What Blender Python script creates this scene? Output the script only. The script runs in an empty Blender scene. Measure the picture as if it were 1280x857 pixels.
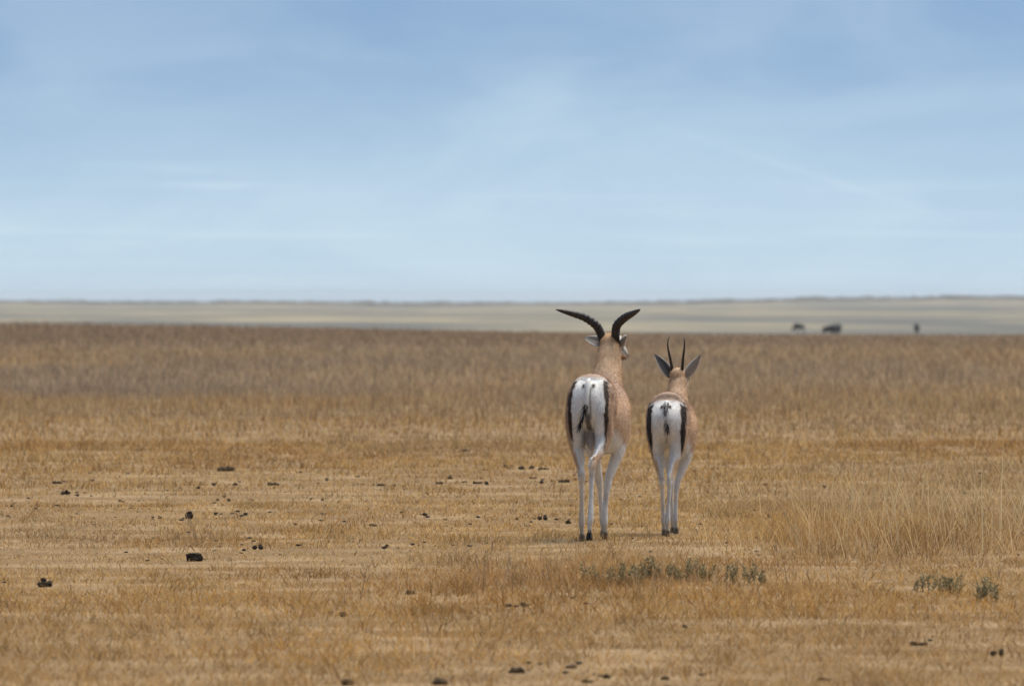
import bpy, bmesh, math, random
import numpy as np
from mathutils import Vector, Matrix

random.seed(11)
rng = np.random.default_rng(11)
S = bpy.context.scene
COL = S.collection
R = math.radians

# ------------------------------------------------------------------ camera
CAM_H, FPX, PXC, PYH = 1.30, 12000.0, 640.0, 376.0     # eye height, focal length in photo pixels, centre column, horizon row
cam_d = bpy.data.cameras.new('camera')
cam = bpy.data.objects.new('camera', cam_d)
COL.objects.link(cam)
cam.location = (0, 0, CAM_H)
cam.rotation_euler = (R(90) - math.atan(52.5 / FPX), 0, 0)
cam_d.sensor_width = 36.0
cam_d.lens = FPX / 1280.0 * 36.0
cam_d.clip_start = 1.0
cam_d.clip_end = 60000.0
cam_d.dof.use_dof = True
cam_d.dof.focus_distance = 51.5
cam_d.dof.aperture_fstop = 10.0
S.camera = cam

# ------------------------------------------------------------------ sky, sun, exposure
SUN_EL, SUN_AZ = 66.0, 48.0           # degrees; azimuth from +Y (ahead of the animals) towards +X
W = bpy.data.worlds.new('World')
S.world = W
W.use_nodes = True
wn, wl = W.node_tree.nodes, W.node_tree.links
wn.clear()
wout = wn.new('ShaderNodeOutputWorld')
wbg = wn.new('ShaderNodeBackground')
wbg.inputs['Strength'].default_value = 0.05
sky = wn.new('ShaderNodeTexSky')
sky.sky_type = 'NISHITA'
sky.sun_disc = False
sky.sun_elevation = R(SUN_EL)
sky.sun_rotation = R(SUN_AZ)
sky.air_density = 1.0
sky.dust_density = 1.2
sky.ozone_density = 0.9
geo = wn.new('ShaderNodeTexCoord')
def wmath(op, a, b=None):
    n = wn.new('ShaderNodeMath'); n.operation = op
    for i, v in enumerate((a, b)):
        if v is None: continue
        if isinstance(v, (int, float)): n.inputs[i].default_value = v
        else: wl.new(v, n.inputs[i])
    return n.outputs[0]
sep = wn.new('ShaderNodeSeparateXYZ'); wl.new(geo.outputs['Generated'], sep.inputs[0])
zz = wmath('MAXIMUM', sep.outputs['Z'], 0.0)
# the clear blue starts low: the haze layer of the plain is built separately
zup = wmath('ADD', wmath('MULTIPLY', zz, 6.5), 0.155)
cmb = wn.new('ShaderNodeCombineXYZ')
wl.new(sep.outputs['X'], cmb.inputs[0]); wl.new(sep.outputs['Y'], cmb.inputs[1]); wl.new(zup, cmb.inputs[2])
nrm = wn.new('ShaderNodeVectorMath'); nrm.operation = 'NORMALIZE'; wl.new(cmb.outputs[0], nrm.inputs[0])
wl.new(nrm.outputs[0], sky.inputs['Vector'])
def wnoise(scale, detail, rough, dist=0.0):
    mp = wn.new('ShaderNodeMapping'); mp.inputs['Scale'].default_value = scale
    wl.new(geo.outputs['Generated'], mp.inputs['Vector'])
    n = wn.new('ShaderNodeTexNoise'); n.inputs['Scale'].default_value = 1.0
    n.inputs['Detail'].default_value = detail; n.inputs['Roughness'].default_value = rough
    n.inputs['Distortion'].default_value = dist
    wl.new(mp.outputs[0], n.inputs['Vector'])
    return n.outputs['Fac']
def wramp(f, a, b, lo=0.0, hi=1.0):
    n = wn.new('ShaderNodeMapRange'); n.interpolation_type = 'SMOOTHSTEP'
    n.inputs['From Min'].default_value = a; n.inputs['From Max'].default_value = b
    n.inputs['To Min'].default_value = lo; n.inputs['To Max'].default_value = hi
    wl.new(f, n.inputs['Value'])
    return n.outputs['Result']
veil = wramp(wnoise((30, 30, 85), 5, 0.55, 0.6), 0.34, 0.68)              # broad thin veils
streak = wramp(wnoise((19, 19, 620), 3, 0.5, 0.2), 0.50, 0.75)           # long flat streaks
low = wramp(zz, 0.0, 0.020, 1.0, 0.0)                                   # streaks live low in the sky
lowveil = wramp(zz, 0.0, 0.031, 0.72, 0.06)
cl = wmath('ADD', wmath('MULTIPLY', veil, 0.20), wmath('MULTIPLY', wmath('MULTIPLY', streak, low), 0.34))
cl = wmath('ADD', cl, lowveil)
# single cirrus streaks: bearing, elevation, length, thickness, slope (radians) and weight
az = wmath('DIVIDE', sep.outputs['X'], wmath('MAXIMUM', sep.outputs['Y'], 0.05))
for px, py, sx, sy, slope, wgt in [(330, 294, 120, 4, 0, .34), (90, 289, 150, 5, 0, .22), (270, 232, 70, 4, 0, .26), (230, 212, 60, 6, .05, .18), (60, 268, 170, 22, 0, .16),
                                   (640, 250, 110, 70, 0, .16), (1010, 217, 150, 5, .32, .10), (700, 120, 160, 60, -.2, .10), (250, 330, 400, 5, 0, .12)]:
    du = wmath('SUBTRACT', az, (px - PXC) / FPX)
    dv = wmath('SUBTRACT', wmath('SUBTRACT', sep.outputs['Z'], (PYH - py) / FPX), wmath('MULTIPLY', du, -slope))
    e2 = wmath('ADD', wmath('POWER', wmath('ABSOLUTE', wmath('DIVIDE', du, sx / FPX)), 2.0), wmath('POWER', wmath('ABSOLUTE', wmath('DIVIDE', dv, sy / FPX)), 2.0))
    cl = wmath('ADD', cl, wmath('MULTIPLY', wmath('POWER', 2.718, wmath('MULTIPLY', e2, -1.0)), wmath('MULTIPLY', wmath('ADD', wmath('MULTIPLY', veil, .8), .5), wgt)))
cl = wmath('MINIMUM', cl, 0.92)
mixc = wn.new('ShaderNodeMix'); mixc.data_type = 'RGBA'
wl.new(cl, mixc.inputs['Factor'])
wl.new(sky.outputs[0], mixc.inputs[6])
mixc.inputs[7].default_value = (5.9, 6.6, 7.5, 1)
tint = wn.new('ShaderNodeMix'); tint.data_type = 'RGBA'; tint.blend_type = 'MULTIPLY'; tint.inputs['Factor'].default_value = 1.0
wl.new(mixc.outputs[2], tint.inputs[6]); tint.inputs[7].default_value = (.895, 1.005, 1.015, 1)
wl.new(tint.outputs[2], wbg.inputs['Color'])
wl.new(wbg.outputs[0], wout.inputs['Surface'])

sd = bpy.data.lights.new('sun', 'SUN')
sd.energy = 1.9
sd.angle = R(42)
sd.color = (1.0, 0.93, 0.82)
sun = bpy.data.objects.new('sun', sd)
COL.objects.link(sun)
sdir = Vector((math.sin(R(SUN_AZ)) * math.cos(R(SUN_EL)), math.cos(R(SUN_AZ)) * math.cos(R(SUN_EL)), math.sin(R(SUN_EL))))
sun.rotation_euler = sdir.to_track_quat('Z', 'Y').to_euler()
sun.location = (20, 60, 60)

S.view_settings.view_transform = 'Standard'
S.view_settings.look = 'None'
S.view_settings.exposure = 1.2
S.view_settings.gamma = 1.0
S.render.engine = 'CYCLES'
S.cycles.max_bounces = 6
S.cycles.diffuse_bounces = 3
S.cycles.transparent_max_bounces = 6
S.cycles.volume_bounces = 0
S.cycles.use_denoising = True
S.cycles.denoising_prefilter = 'ACCURATE'
S.cycles.denoising_input_passes = 'RGB_ALBEDO_NORMAL'

# ------------------------------------------------------------------ helpers
def tag(o, label=None, cat=None, group=None, kind=None):
    if label: o['label'] = label
    if cat: o['category'] = cat
    if group: o['group'] = group
    if kind: o['kind'] = kind
    return o

def ground_at(px, py):
    """photo pixel on the ground -> (x, distance) in metres"""
    d = CAM_H * FPX / (py - PYH)
    return (px - PXC) * d / FPX, d

def link(name, me, mat=None, parent=None):
    o = bpy.data.objects.new(name, me)
    COL.objects.link(o)
    if mat is not None and me is not None and not me.materials: me.materials.append(mat)
    if parent: o.parent = parent
    return o

def mesh_np(name, V, F, col=None, smooth=True):
    """V (n,3), F (m,k) with k=3 or 4"""
    V = np.asarray(V, np.float32); F = np.asarray(F, np.int32)
    me = bpy.data.meshes.new(name)
    k = F.shape[1]
    me.vertices.add(len(V)); me.vertices.foreach_set('co', V.ravel())
    me.loops.add(F.size); me.loops.foreach_set('vertex_index', F.ravel())
    me.polygons.add(len(F))
    me.polygons.foreach_set('loop_start', np.arange(0, F.size, k, dtype=np.int32))
    if smooth: me.polygons.foreach_set('use_smooth', np.ones(len(F), bool))
    me.update(calc_edges=True)
    if col is not None: put_col(me, col)
    return me

def put_col(me, col):
    a = me.color_attributes.new('tint', 'FLOAT_COLOR', 'POINT')
    c = np.ones((len(me.vertices), 4), np.float32); c[:, :3] = col
    a.data.foreach_set('color', c.ravel())

def lattice(seed, n=256):
    return np.random.default_rng(seed).random((n, n)).astype(np.float32)
_L = {}
def vnoise(x, y, seed=0):
    L = _L.setdefault(seed, lattice(1000 + seed))
    x = np.asarray(x, float); y = np.asarray(y, float)
    xi = np.floor(x).astype(int); yi = np.floor(y).astype(int)
    fx = x - xi; fy = y - yi
    fx = fx * fx * (3 - 2 * fx); fy = fy * fy * (3 - 2 * fy)
    g = lambda a, b: L[a % 256, b % 256]
    return (g(xi, yi) * (1 - fx) + g(xi + 1, yi) * fx) * (1 - fy) + (g(xi, yi + 1) * (1 - fx) + g(xi + 1, yi + 1) * fx) * fy
def fbm(x, y, seed=0, o=3):
    s = 0; a = 1.0; t = 0
    for i in range(o):
        s = s + a * vnoise(np.asarray(x) * 2 ** i + 17.3 * i, np.asarray(y) * 2 ** i - 9.1 * i, seed + i); t += a; a *= 0.5
    return s / t
def sst(a, b, x):
    t = np.clip((np.asarray(x, float) - a) / (b - a), 0, 1)
    return t * t * (3 - 2 * t)

# ------------------------------------------------------------------ materials
def new_mat(name):
    m = bpy.data.materials.new(name); m.use_nodes = True
    return m, m.node_tree.nodes, m.node_tree.links, m.node_tree.nodes['Principled BSDF']

def mat_coat():
    m, n, l, b = new_mat('coat')
    a = n.new('ShaderNodeVertexColor'); a.layer_name = 'tint'
    tc = n.new('ShaderNodeTexCoord')
    mp = n.new('ShaderNodeMapping'); mp.inputs['Scale'].default_value = (190, 150, 55); l.new(tc.outputs['Object'], mp.inputs[0])
    t = n.new('ShaderNodeTexNoise'); t.inputs['Scale'].default_value = 1.0; t.inputs['Detail'].default_value = 4; l.new(mp.outputs[0], t.inputs['Vector'])
    t2 = n.new('ShaderNodeTexNoise'); t2.inputs['Scale'].default_value = 14; t2.inputs['Detail'].default_value = 4; l.new(tc.outputs['Object'], t2.inputs['Vector'])
    r = n.new('ShaderNodeMapRange'); r.inputs['From Min'].default_value = .25; r.inputs['From Max'].default_value = .75
    r.inputs['To Min'].default_value = .80; r.inputs['To Max'].default_value = 1.12; l.new(t.outputs[0], r.inputs[0])
    r2 = n.new('ShaderNodeMapRange'); r2.inputs['From Min'].default_value = .3; r2.inputs['From Max'].default_value = .7
    r2.inputs['To Min'].default_value = .86; r2.inputs['To Max'].default_value = 1.08; l.new(t2.outputs[0], r2.inputs[0])
    k = n.new('ShaderNodeMath'); k.operation = 'MULTIPLY'; l.new(r.outputs[0], k.inputs[0]); l.new(r2.outputs[0], k.inputs[1])
    v = n.new('ShaderNodeVectorMath'); v.operation = 'SCALE'; l.new(a.outputs[0], v.inputs[0]); l.new(k.outputs[0], v.inputs['Scale'])
    l.new(v.outputs[0], b.inputs['Base Color'])
    b.inputs['Roughness'].default_value = .75
    b.inputs['Specular IOR Level'].default_value = .25
    b.inputs['Sheen Weight'].default_value = .04
    b.inputs['Sheen Roughness'].default_value = .5
    bp = n.new('ShaderNodeBump'); bp.inputs['Strength'].default_value = .35; bp.inputs['Distance'].default_value = .004
    l.new(t.outputs[0], bp.inputs['Height']); l.new(bp.outputs[0], b.inputs['Normal'])
    return m

def mat_noise(name, c1, c2, scale, rough=.8, bump=.3, dist=.005, spec=.3, wave=None):
    m, n, l, b = new_mat(name)
    tc = n.new('ShaderNodeTexCoord')
    t = n.new('ShaderNodeTexNoise'); t.inputs['Scale'].default_value = scale; t.inputs['Detail'].default_value = 5
    l.new(tc.outputs['Object'], t.inputs['Vector'])
    r = n.new('ShaderNodeMix'); r.data_type = 'RGBA'
    r.inputs[6].default_value = (*c1, 1); r.inputs[7].default_value = (*c2, 1)
    mr = n.new('ShaderNodeMapRange'); mr.inputs['From Min'].default_value = .32; mr.inputs['From Max'].default_value = .68
    l.new(t.outputs[0], mr.inputs[0]); l.new(mr.outputs[0], r.inputs['Factor'])
    l.new(r.outputs[2], b.inputs['Base Color'])
    b.inputs['Roughness'].default_value = rough; b.inputs['Specular IOR Level'].default_value = spec
    bp = n.new('ShaderNodeBump'); bp.inputs['Strength'].default_value = bump; bp.inputs['Distance'].default_value = dist
    l.new(t.outputs[0], bp.inputs['Height']); l.new(bp.outputs[0], b.inputs['Normal'])
    return m

def mat_grass(name, trans=.36):
    m, n, l, b = new_mat(name)
    a = n.new('ShaderNodeVertexColor'); a.layer_name = 'tint'
    d = n.new('ShaderNodeBsdfDiffuse'); t = n.new('ShaderNodeBsdfTranslucent'); x = n.new('ShaderNodeMixShader')
    l.new(a.outputs[0], d.inputs[0]); l.new(a.outputs[0], t.inputs[0]); x.inputs[0].default_value = trans
    l.new(d.outputs[0], x.inputs[1]); l.new(t.outputs[0], x.inputs[2])
    l.new(x.outputs[0], n['Material Output'].inputs['Surface'])
    n.remove(b)
    return m

def mat_ground():
    m, n, l, b = new_mat('plain_soil')
    tc = n.new('ShaderNodeTexCoord')
    def noise(sc, det):
        mp = n.new('ShaderNodeMapping'); mp.inputs['Scale'].default_value = sc; l.new(tc.outputs['Object'], mp.inputs[0])
        t = n.new('ShaderNodeTexNoise'); t.inputs['Scale'].default_value = 1; t.inputs['Detail'].default_value = det
        l.new(mp.outputs[0], t.inputs['Vector']); return t.outputs[0]
    def mr(f, a, c, lo=0., hi=1.):
        q = n.new('ShaderNodeMapRange'); q.interpolation_type = 'SMOOTHSTEP'
        q.inputs['From Min'].default_value = a; q.inputs['From Max'].default_value = c
        q.inputs['To Min'].default_value = lo; q.inputs['To Max'].default_value = hi; l.new(f, q.inputs[0]); return q.outputs[0]
    def mix(f, a, c):
        q = n.new('ShaderNodeMix'); q.data_type = 'RGBA'; l.new(f, q.inputs['Factor'])
        for i, v in ((6, a), (7, c)):
            if isinstance(v, tuple): q.inputs[i].default_value = (*v, 1)
            else: l.new(v, q.inputs[i])
        return q.outputs[2]
    sp0 = n.new('ShaderNodeSeparateXYZ'); l.new(tc.outputs['Object'], sp0.inputs[0])
    fine = noise((60, 60, 60), 6)
    mid = noise((1.3, 1.3, 1.3), 4)
    near = mix(mr(fine, .3, .7), (.10, .062, .03), (.36, .235, .115))
    near = mix(mr(mid, .42, .68), near, (.34, .235, .13))
    pale = noise((.011, .0022, 0), 6)
    rows = noise((.022, .0045, 0), 6)
    far = mix(mr(pale, .42, .56), (.135, .135, .125), (.32, .275, .185))
    far = mix(mr(rows, .50, .62, 0., .7), far, (.12, .12, .115))
    far = mix(mr(sp0.outputs['Y'], 5200, 6800, 0., .65), far, (.10, .09, .075))
    sp = n.new('ShaderNodeSeparateXYZ'); l.new(tc.outputs['Object'], sp.inputs[0])
    near = mix(mr(sp.outputs['Y'], 70, 170, 0., .85), near, (.25, .175, .11))
    col = mix(mr(sp.outputs['Y'], 400, 560), near, far)
    l.new(col, b.inputs['Base Color'])
    b.inputs['Roughness'].default_value = .95; b.inputs['Specular IOR Level'].default_value = .1
    bp = n.new('ShaderNodeBump'); bp.inputs['Strength'].default_value = .5; bp.inputs['Distance'].default_value = .02
    l.new(fine, bp.inputs['Height']); l.new(bp.outputs[0], b.inputs['Normal'])
    return m

M_COAT = mat_coat()
M_HORN = mat_noise('horn', (.012, .009, .008), (.035, .027, .024), 60, .5, .4, .004, .4)
M_HOOF = mat_noise('hoof', (.15, .125, .10), (.30, .25, .195), 60, .8)
M_SOLE = mat_noise('hoof_sole', (.012, .011, .010), (.04, .036, .032), 60, .7)
M_EYE = mat_noise('eye', (.006, .005, .005), (.012, .01, .009), 20, .12, 0, .001, .6)
M_DUNG = mat_noise('dung', (.026, .021, .018), (.14, .108, .08), 9, .95, .8, .1, .1)
M_DUNGB = mat_noise('old_dung', (.07, .047, .03), (.26, .18, .11), 9, .95, .8, .1, .1)
M_GNU = mat_noise('gnu_coat', (.022, .022, .024), (.05, .048, .046), 6, .85)
M_GRASS = mat_grass('dry_grass')
M_LEAF = mat_grass('herb_leaf', .2)
M_GROUND = mat_ground()

# ------------------------------------------------------------------ the plain
def micro(x, y):
    return 0.028 * (fbm(np.asarray(x) * .45, np.asarray(y) * .45, 40, 3) - .5) + 0.016 * (fbm(np.asarray(x) * 2.1, np.asarray(y) * 2.1, 44, 2) - .5)
def height(x, y):
    x = np.asarray(x, float); y = np.asarray(y, float)
    z = micro(x, y) * (1 - sst(150, 300, y)) * sst(-20, 5, y)
    z = z - 2.2 * sst(395, 640, y + 45 * sst(-22, 20, x * 400 / np.maximum(y, 400.)))
    z = z + 0.35 * (fbm(x * .012, y * .006, 50, 2) - .5) * sst(450, 700, y)
    rise = np.clip((y - 1150) / (8000 - 1150), 0, 1)
    crest = 1.1 - 1.6 * np.exp(-((x / 8000 * FPX + 40) / 330) ** 2) + 3.6 * sst(60, 520, x / 8000 * FPX)
    z = z + (2.2 + crest) * rise ** 1.05
    z = z - 6 * sst(8000, 12000, y)
    return z

ys = np.concatenate([np.arange(-120, 24, 4.0), np.arange(24, 90, .3), np.geomspace(90, 420, 140), np.geomspace(424, 15000, 150)])
us = np.concatenate([np.linspace(-1, -.16, 24), np.linspace(-.155, .155, 61), np.linspace(.16, 1, 24)])
YY, UU = np.meshgrid(ys, us, indexing='ij')
XX = UU * (60 + .55 * np.maximum(YY, 0))
ZZ = height(XX, YY)
ny, nx = YY.shape
idx = np.arange(ny * nx).reshape(ny, nx)
Fq = np.stack([idx[:-1, :-1], idx[:-1, 1:], idx[1:, 1:], idx[1:, :-1]], -1).reshape(-1, 4)
ground = link('ground', mesh_np('ground', np.stack([XX, YY, ZZ], -1).reshape(-1, 3), Fq), M_GROUND)
tag(ground, 'flat dry savannah plain running out to a pale hazy horizon', kind='structure')

# ------------------------------------------------------------------ dung: where it lies (photo pixel at its base, width in photo pixels, kind)
DUNG = [(243, 700, 17, 'block'), (236, 647, 12, 'cone'), (83, 620, 12, 'heap'), (97, 621, 6, 'clod'), (72, 605, 13, 'flat'),
        (35, 623, 6, 'clod'), (15, 635, 5, 'clod'), (200, 647, 7, 'clod'), (269, 644, 6, 'clod'), (307, 644, 9, 'clod'),
        (294, 607, 9, 'clod'), (267, 608, 8, 'clod'), (342, 607, 15, 'flat'), (409, 601, 7, 'clod'), (282, 590, 22, 'flat'),
        (403, 626, 5, 'clod'), (322, 686, 14, 'heap'), (305, 687, 6, 'clod'), (150, 627, 7, 'clod'), (55, 732, 20, 'heap'),
        (582, 564, 11, 'flat'), (632, 586, 9, 'clod'), (652, 588, 10, 'clod'), (665, 587, 8, 'clod'), (680, 588, 12, 'flat'), (562, 599, 8, 'clod'),
        (549, 605, 10, 'flat'), (598, 605, 11, 'flat'), (608, 606, 9, 'clod'), (677, 605, 8, 'clod'), (705, 603, 14, 'flat'), (667, 597, 8, 'flat'),
        (477, 608, 10, 'flat'), (466, 657, 11, 'mound'), (531, 645, 9, 'clod'), (645, 650, 6, 'clod'), (678, 650, 13, 'heap'), (710, 653, 9, 'clod'),
        (484, 684, 7, 'clod'), (248, 612, 7, 'clod'), (286, 627, 7, 'clod'), (272, 626, 5, 'clod'), (434, 855, 19, 'mound'), (551, 855, 24, 'mound'), (647, 838, 23, 'mound'),
        (715, 832, 18, 'mound'), (758, 846, 12, 'clod'), (735, 852, 13, 'flat'), (832, 848, 16, 'mound'), (1225, 592, 6, 'clod'),
        (1276, 578, 5, 'clod'), (1150, 804, 20, 'flat'), (1247, 820, 19, 'heap'), (1030, 848, 15, 'flat'), (856, 783, 9, 'clod'),
        (1030, 611, 7, 'clod'), (955, 568, 5, 'clod'), (635, 758, 13, 'mound'), (655, 757, 12, 'mound'), (513, 742, 15, 'mound'), (428, 766, 11, 'mound')]
DUNG_G = np.array([[*ground_at(px, py), w * CAM_H / (py - PYH)] for px, py, w, k in DUNG])   # x, distance, width in m

# hoof contacts are cleared of long blades too
MALE_O, MALE_YAW = (ground_at(735, 679)[0], ground_at(735, 679)[1]), R(-7.0)
FEM_O, FEM_YAW = (ground_at(832.5, 669)[0], ground_at(832.5, 669)[1]), R(-5.5)
FEET_M = [(-.063, .275), (.027, -.15), (.016, .69), (-.04, 1.08)]
FEET_F = [(-.03, .22), (.018, -.04), (.010, .62), (-.03, .80)]

def box_mask(x, d, px0, px1, py0, py1, soft=.35, wob=0, seed=0):
    """soft patch on the ground around the ground points of four photo pixels; wob breaks its outline"""
    d0 = CAM_H * FPX / (py1 - PYH); d1 = CAM_H * FPX / (py0 - PYH); dm = .5 * (d0 + d1)
    x0 = (px0 - PXC) * dm / FPX; x1 = (px1 - PXC) * dm / FPX
    if wob:
        x = x + wob * (fbm(x * 2.2, d * 1.1, 70 + seed) - .5) * 2; d = d + 2.2 * wob * (fbm(x * 1.7 + 5, d * .9, 74 + seed) - .5) * 2
    return sst(x0 - soft, x0 + soft, x) * (1 - sst(x1 - soft, x1 + soft, x)) * sst(d0 - soft, d0 + soft, d) * (1 - sst(d1 - soft, d1 + soft, d))

def grass_map(x, d):
    """height (m), keep probability, colour (n,3) for blades at x, distance d"""
    n = len(x)
    f1 = fbm(x * .9, d * .55, 1); f2 = fbm(x * 2.6, d * 1.6, 5); f3 = fbm(x * .13, d * .07, 9); f4 = fbm(x * .35, d * .2, 13)
    h = .030 + .030 * f1 + .022 * sst(.52, .72, f2)
    f5 = fbm(x * 8, d * 5, 33, 2); h = h * (.45 + 1.15 * sst(.3, .75, f5)); h = h + .030 * (1 - sst(41, 46, d)) * (0.4 + f1) * (.4 + 1.2 * f5)
    h = h * (1 + 1.0 * sst(76, 125, d)) + .06 * sst(95, 150, d) * (.5 + f4)
    h = h * (1 - .62 * sst(250, 360, d)) + .36 * sst(270, 380, d) * (.45 + 1.1 * f4) * (1 - sst(-26, 10, (x + 8 * (f4 - .5)) * 400 / np.maximum(d, 300)))
    keep = (.45 + .75 * f2) * (1 - sst(430, 600, d) * (.55 + .45 * (f4 < .5)))
    # trampled, nearly bare strips
    bare = np.zeros(n)
    for k, (a, b, c, e, s) in enumerate([(-80, 540, 688, 710, .50), (-40, 420, 620, 633, .60), (380, 730, 622, 628, .5), (90, 700, 596, 606, .3), (860, 1010, 606, 614, .55), (500, 900, 690, 696, .45), (-60, 380, 640, 652, .35)]):
        bare = np.maximum(bare, s * box_mask(x, d, a, b, c, e, .3 + .3 * (d > 58), .22, k))
    h = h * (1 - .72 * bare); keep = keep * (1 - .15 * bare)
    # tall stand on the right, rough weeds in the middle
    tall = box_mask(x, d, 975, 1420, 652, 697, .38, .25, 21) * sst(.25, .55, f2 + .35 * f1)
    tall2 = box_mask(x, d, 905, 1420, 590, 688, .5, .35, 22) * .55
    weeds = box_mask(x, d, 560, 1010, 698, 752, .35, .3, 23) * (.35 + .8 * sst(.35, .65, f2))
    h = h + .115 * tall * (.4 + 1.1 * f5) + .05 * tall2 + .05 * weeds * (.4 + 1.2 * f5)
    keep = keep * (1 - .35 * tall)
    # around dung and hooves the blades are trodden down
    tr = np.zeros(n)
    for gx, gd, gw in DUNG_G:
        near = (np.abs(x - gx) < gw * .9 + .02) & (d > gd - 1.1) & (d < gd + .1)
        if near.any():
            tr[near] = np.maximum(tr[near], (1 - sst(gw * .5 + .005, gw * .9 + .02, np.abs(x[near] - gx))) * .48)
    for (ox, oy), yaw, feet in ((MALE_O, MALE_YAW, FEET_M), (FEM_O, FEM_YAW, FEET_F)):
        for fx, fy in feet:
            gx = ox + fx * math.cos(yaw) - fy * math.sin(yaw); gd = oy + fx * math.sin(yaw) + fy * math.cos(yaw)
            near = (np.abs(x - gx) < .12) & (d > gd - .9) & (d < gd + .15)
            tr[near] = np.maximum(tr[near], .15)
    h = h * (1 - tr)
    # colour of the dead blades
    straw = np.array([.70, .525, .275]); gold = np.array([.66, .42, .165]); rust = np.array([.36, .195, .09]); grey = np.array([.40, .33, .25]); palec = np.array([.66, .50, .30])
    u = rng.random(n)
    c = np.where((u < .46)[:, None], gold, np.where((u < .76)[:, None], straw, np.where((u < .92)[:, None], rust, grey)))
    r1 = sst(.48, .66, fbm(x * .5 + 3, d * .3, 17)); g1 = sst(.50, .66, fbm(x * .22 + 8, d * .11, 21))
    c = c * (1 - .40 * r1[:, None]) + rust * (.40 * r1[:, None])
    c = c * (1 - .35 * g1[:, None]) + grey * (.35 * g1[:, None])
    c = c * (1 - .6 * bare[:, None]) + palec * (.6 * bare[:, None])
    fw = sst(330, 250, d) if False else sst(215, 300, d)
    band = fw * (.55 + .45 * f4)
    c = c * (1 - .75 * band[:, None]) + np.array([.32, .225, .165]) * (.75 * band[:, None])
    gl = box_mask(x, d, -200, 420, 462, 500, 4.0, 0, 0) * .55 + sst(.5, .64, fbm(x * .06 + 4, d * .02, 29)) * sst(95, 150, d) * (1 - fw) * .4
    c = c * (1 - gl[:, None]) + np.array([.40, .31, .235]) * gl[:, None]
    rw = np.maximum(weeds * .35, tall * .12)
    c = c * (1 - rw[:, None]) + np.array([.42, .26, .14]) * rw[:, None]
    clump = fbm(x * 4.2 + 7, d * 1.5, 37, 3)  # rust clumps and their shadows, darkened into the blade colour
    c = c * (1 - .30 * sst(.50, .72, clump) * (1 - .5 * sst(70, 110, d)))[:, None] * np.array([1, .985, .96])
    h = h * (1 + .12 * sst(.52, .70, clump)) * (1 - .30 * (1 - sst(60, 90, d)))
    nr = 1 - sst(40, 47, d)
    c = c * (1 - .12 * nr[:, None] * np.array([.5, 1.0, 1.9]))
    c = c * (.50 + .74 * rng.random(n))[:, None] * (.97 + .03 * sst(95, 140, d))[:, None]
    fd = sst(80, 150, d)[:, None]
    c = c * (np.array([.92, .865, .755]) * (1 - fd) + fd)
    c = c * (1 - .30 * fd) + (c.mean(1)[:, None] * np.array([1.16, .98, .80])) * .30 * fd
    h = h * (.86 + .14 * fd[:, 0])
    return h, keep, c

def scatter(d0, d1, dens, margin=1.3, spread=1.10, flank=2.1):
    """points over the ground in view and, thinner, over wide flanks on both sides; third value widens the flank blades"""
    hw = lambda d, s: 640 / FPX * s * d + margin
    area = (hw(d0, spread) + hw(d1, spread)) * (d1 - d0)
    n = int(area * dens); n2 = int(n * (flank / spread - 1) * .30)
    dd = np.sqrt(rng.random(n) * (d1 ** 2 - d0 ** 2) + d0 ** 2)
    xx = (rng.random(n) * 2 - 1) * hw(dd, spread)
    d2 = np.sqrt(rng.random(n2) * (d1 ** 2 - d0 ** 2) + d0 ** 2)
    u = rng.random(n2)
    x2 = (hw(d2, spread) * (1 - u) + hw(d2, flank) * u) * np.where(rng.random(n2) < .5, -1, 1)
    return np.concatenate([xx, x2]), np.concatenate([dd, d2]), np.concatenate([np.ones(n), np.full(n2, 1.9)])

def blades(x, d, h, w, c, lean=.55, base=None, bend=.5, tipc=1.12, zoff=-.004):
    """blade ribbons: base pair, mid pair, tip"""
    n = len(x)
    az = rng.random(n) * 2 * np.pi
    fa = rng.random(n) * np.pi
    ln = lean * (rng.random(n) ** .7) * h
    z0 = height(x, d) + zoff if base is None else base
    sx, sy = np.cos(fa) * w * .5, np.sin(fa) * w * .5
    dx, dy = np.cos(az) * ln, np.sin(az) * ln
    V = np.empty((n, 5, 3), np.float32)
    V[:, 0] = np.stack([x - sx, d - sy, z0], -1); V[:, 1] = np.stack([x + sx, d + sy, z0], -1)
    mx, my, mz = x + dx * (1 - bend) * .6, d + dy * (1 - bend) * .6, z0 + h * .58
    V[:, 2] = np.stack([mx - sx * .8, my - sy * .8, mz], -1); V[:, 3] = np.stack([mx + sx * .8, my + sy * .8, mz], -1)
    droop = 1 - .25 * rng.random(n)
    V[:, 4] = np.stack([x + dx, d + dy, z0 + h * droop], -1)
    b = (np.arange(n) * 5)[:, None]
    F = np.concatenate([b + np.array([[0, 1, 3]]), b + np.array([[0, 3, 2]]), b + np.array([[2, 3, 4]])], 0)
    C = np.empty((n, 5, 3), np.float32)
    C[:] = c[:, None, :]
    C[:, 4] *= tipc
    return V.reshape(-1, 3), F, np.clip(C.reshape(-1, 3), 0, .8)

def join_blades(parts):
    Vs, Fs, Cs, o = [], [], [], 0
    for V, F, C in parts:
        Vs.append(V); Fs.append(F + o); Cs.append(C); o += len(V)
    return np.concatenate(Vs), np.concatenate(Fs), np.concatenate(Cs)

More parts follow.
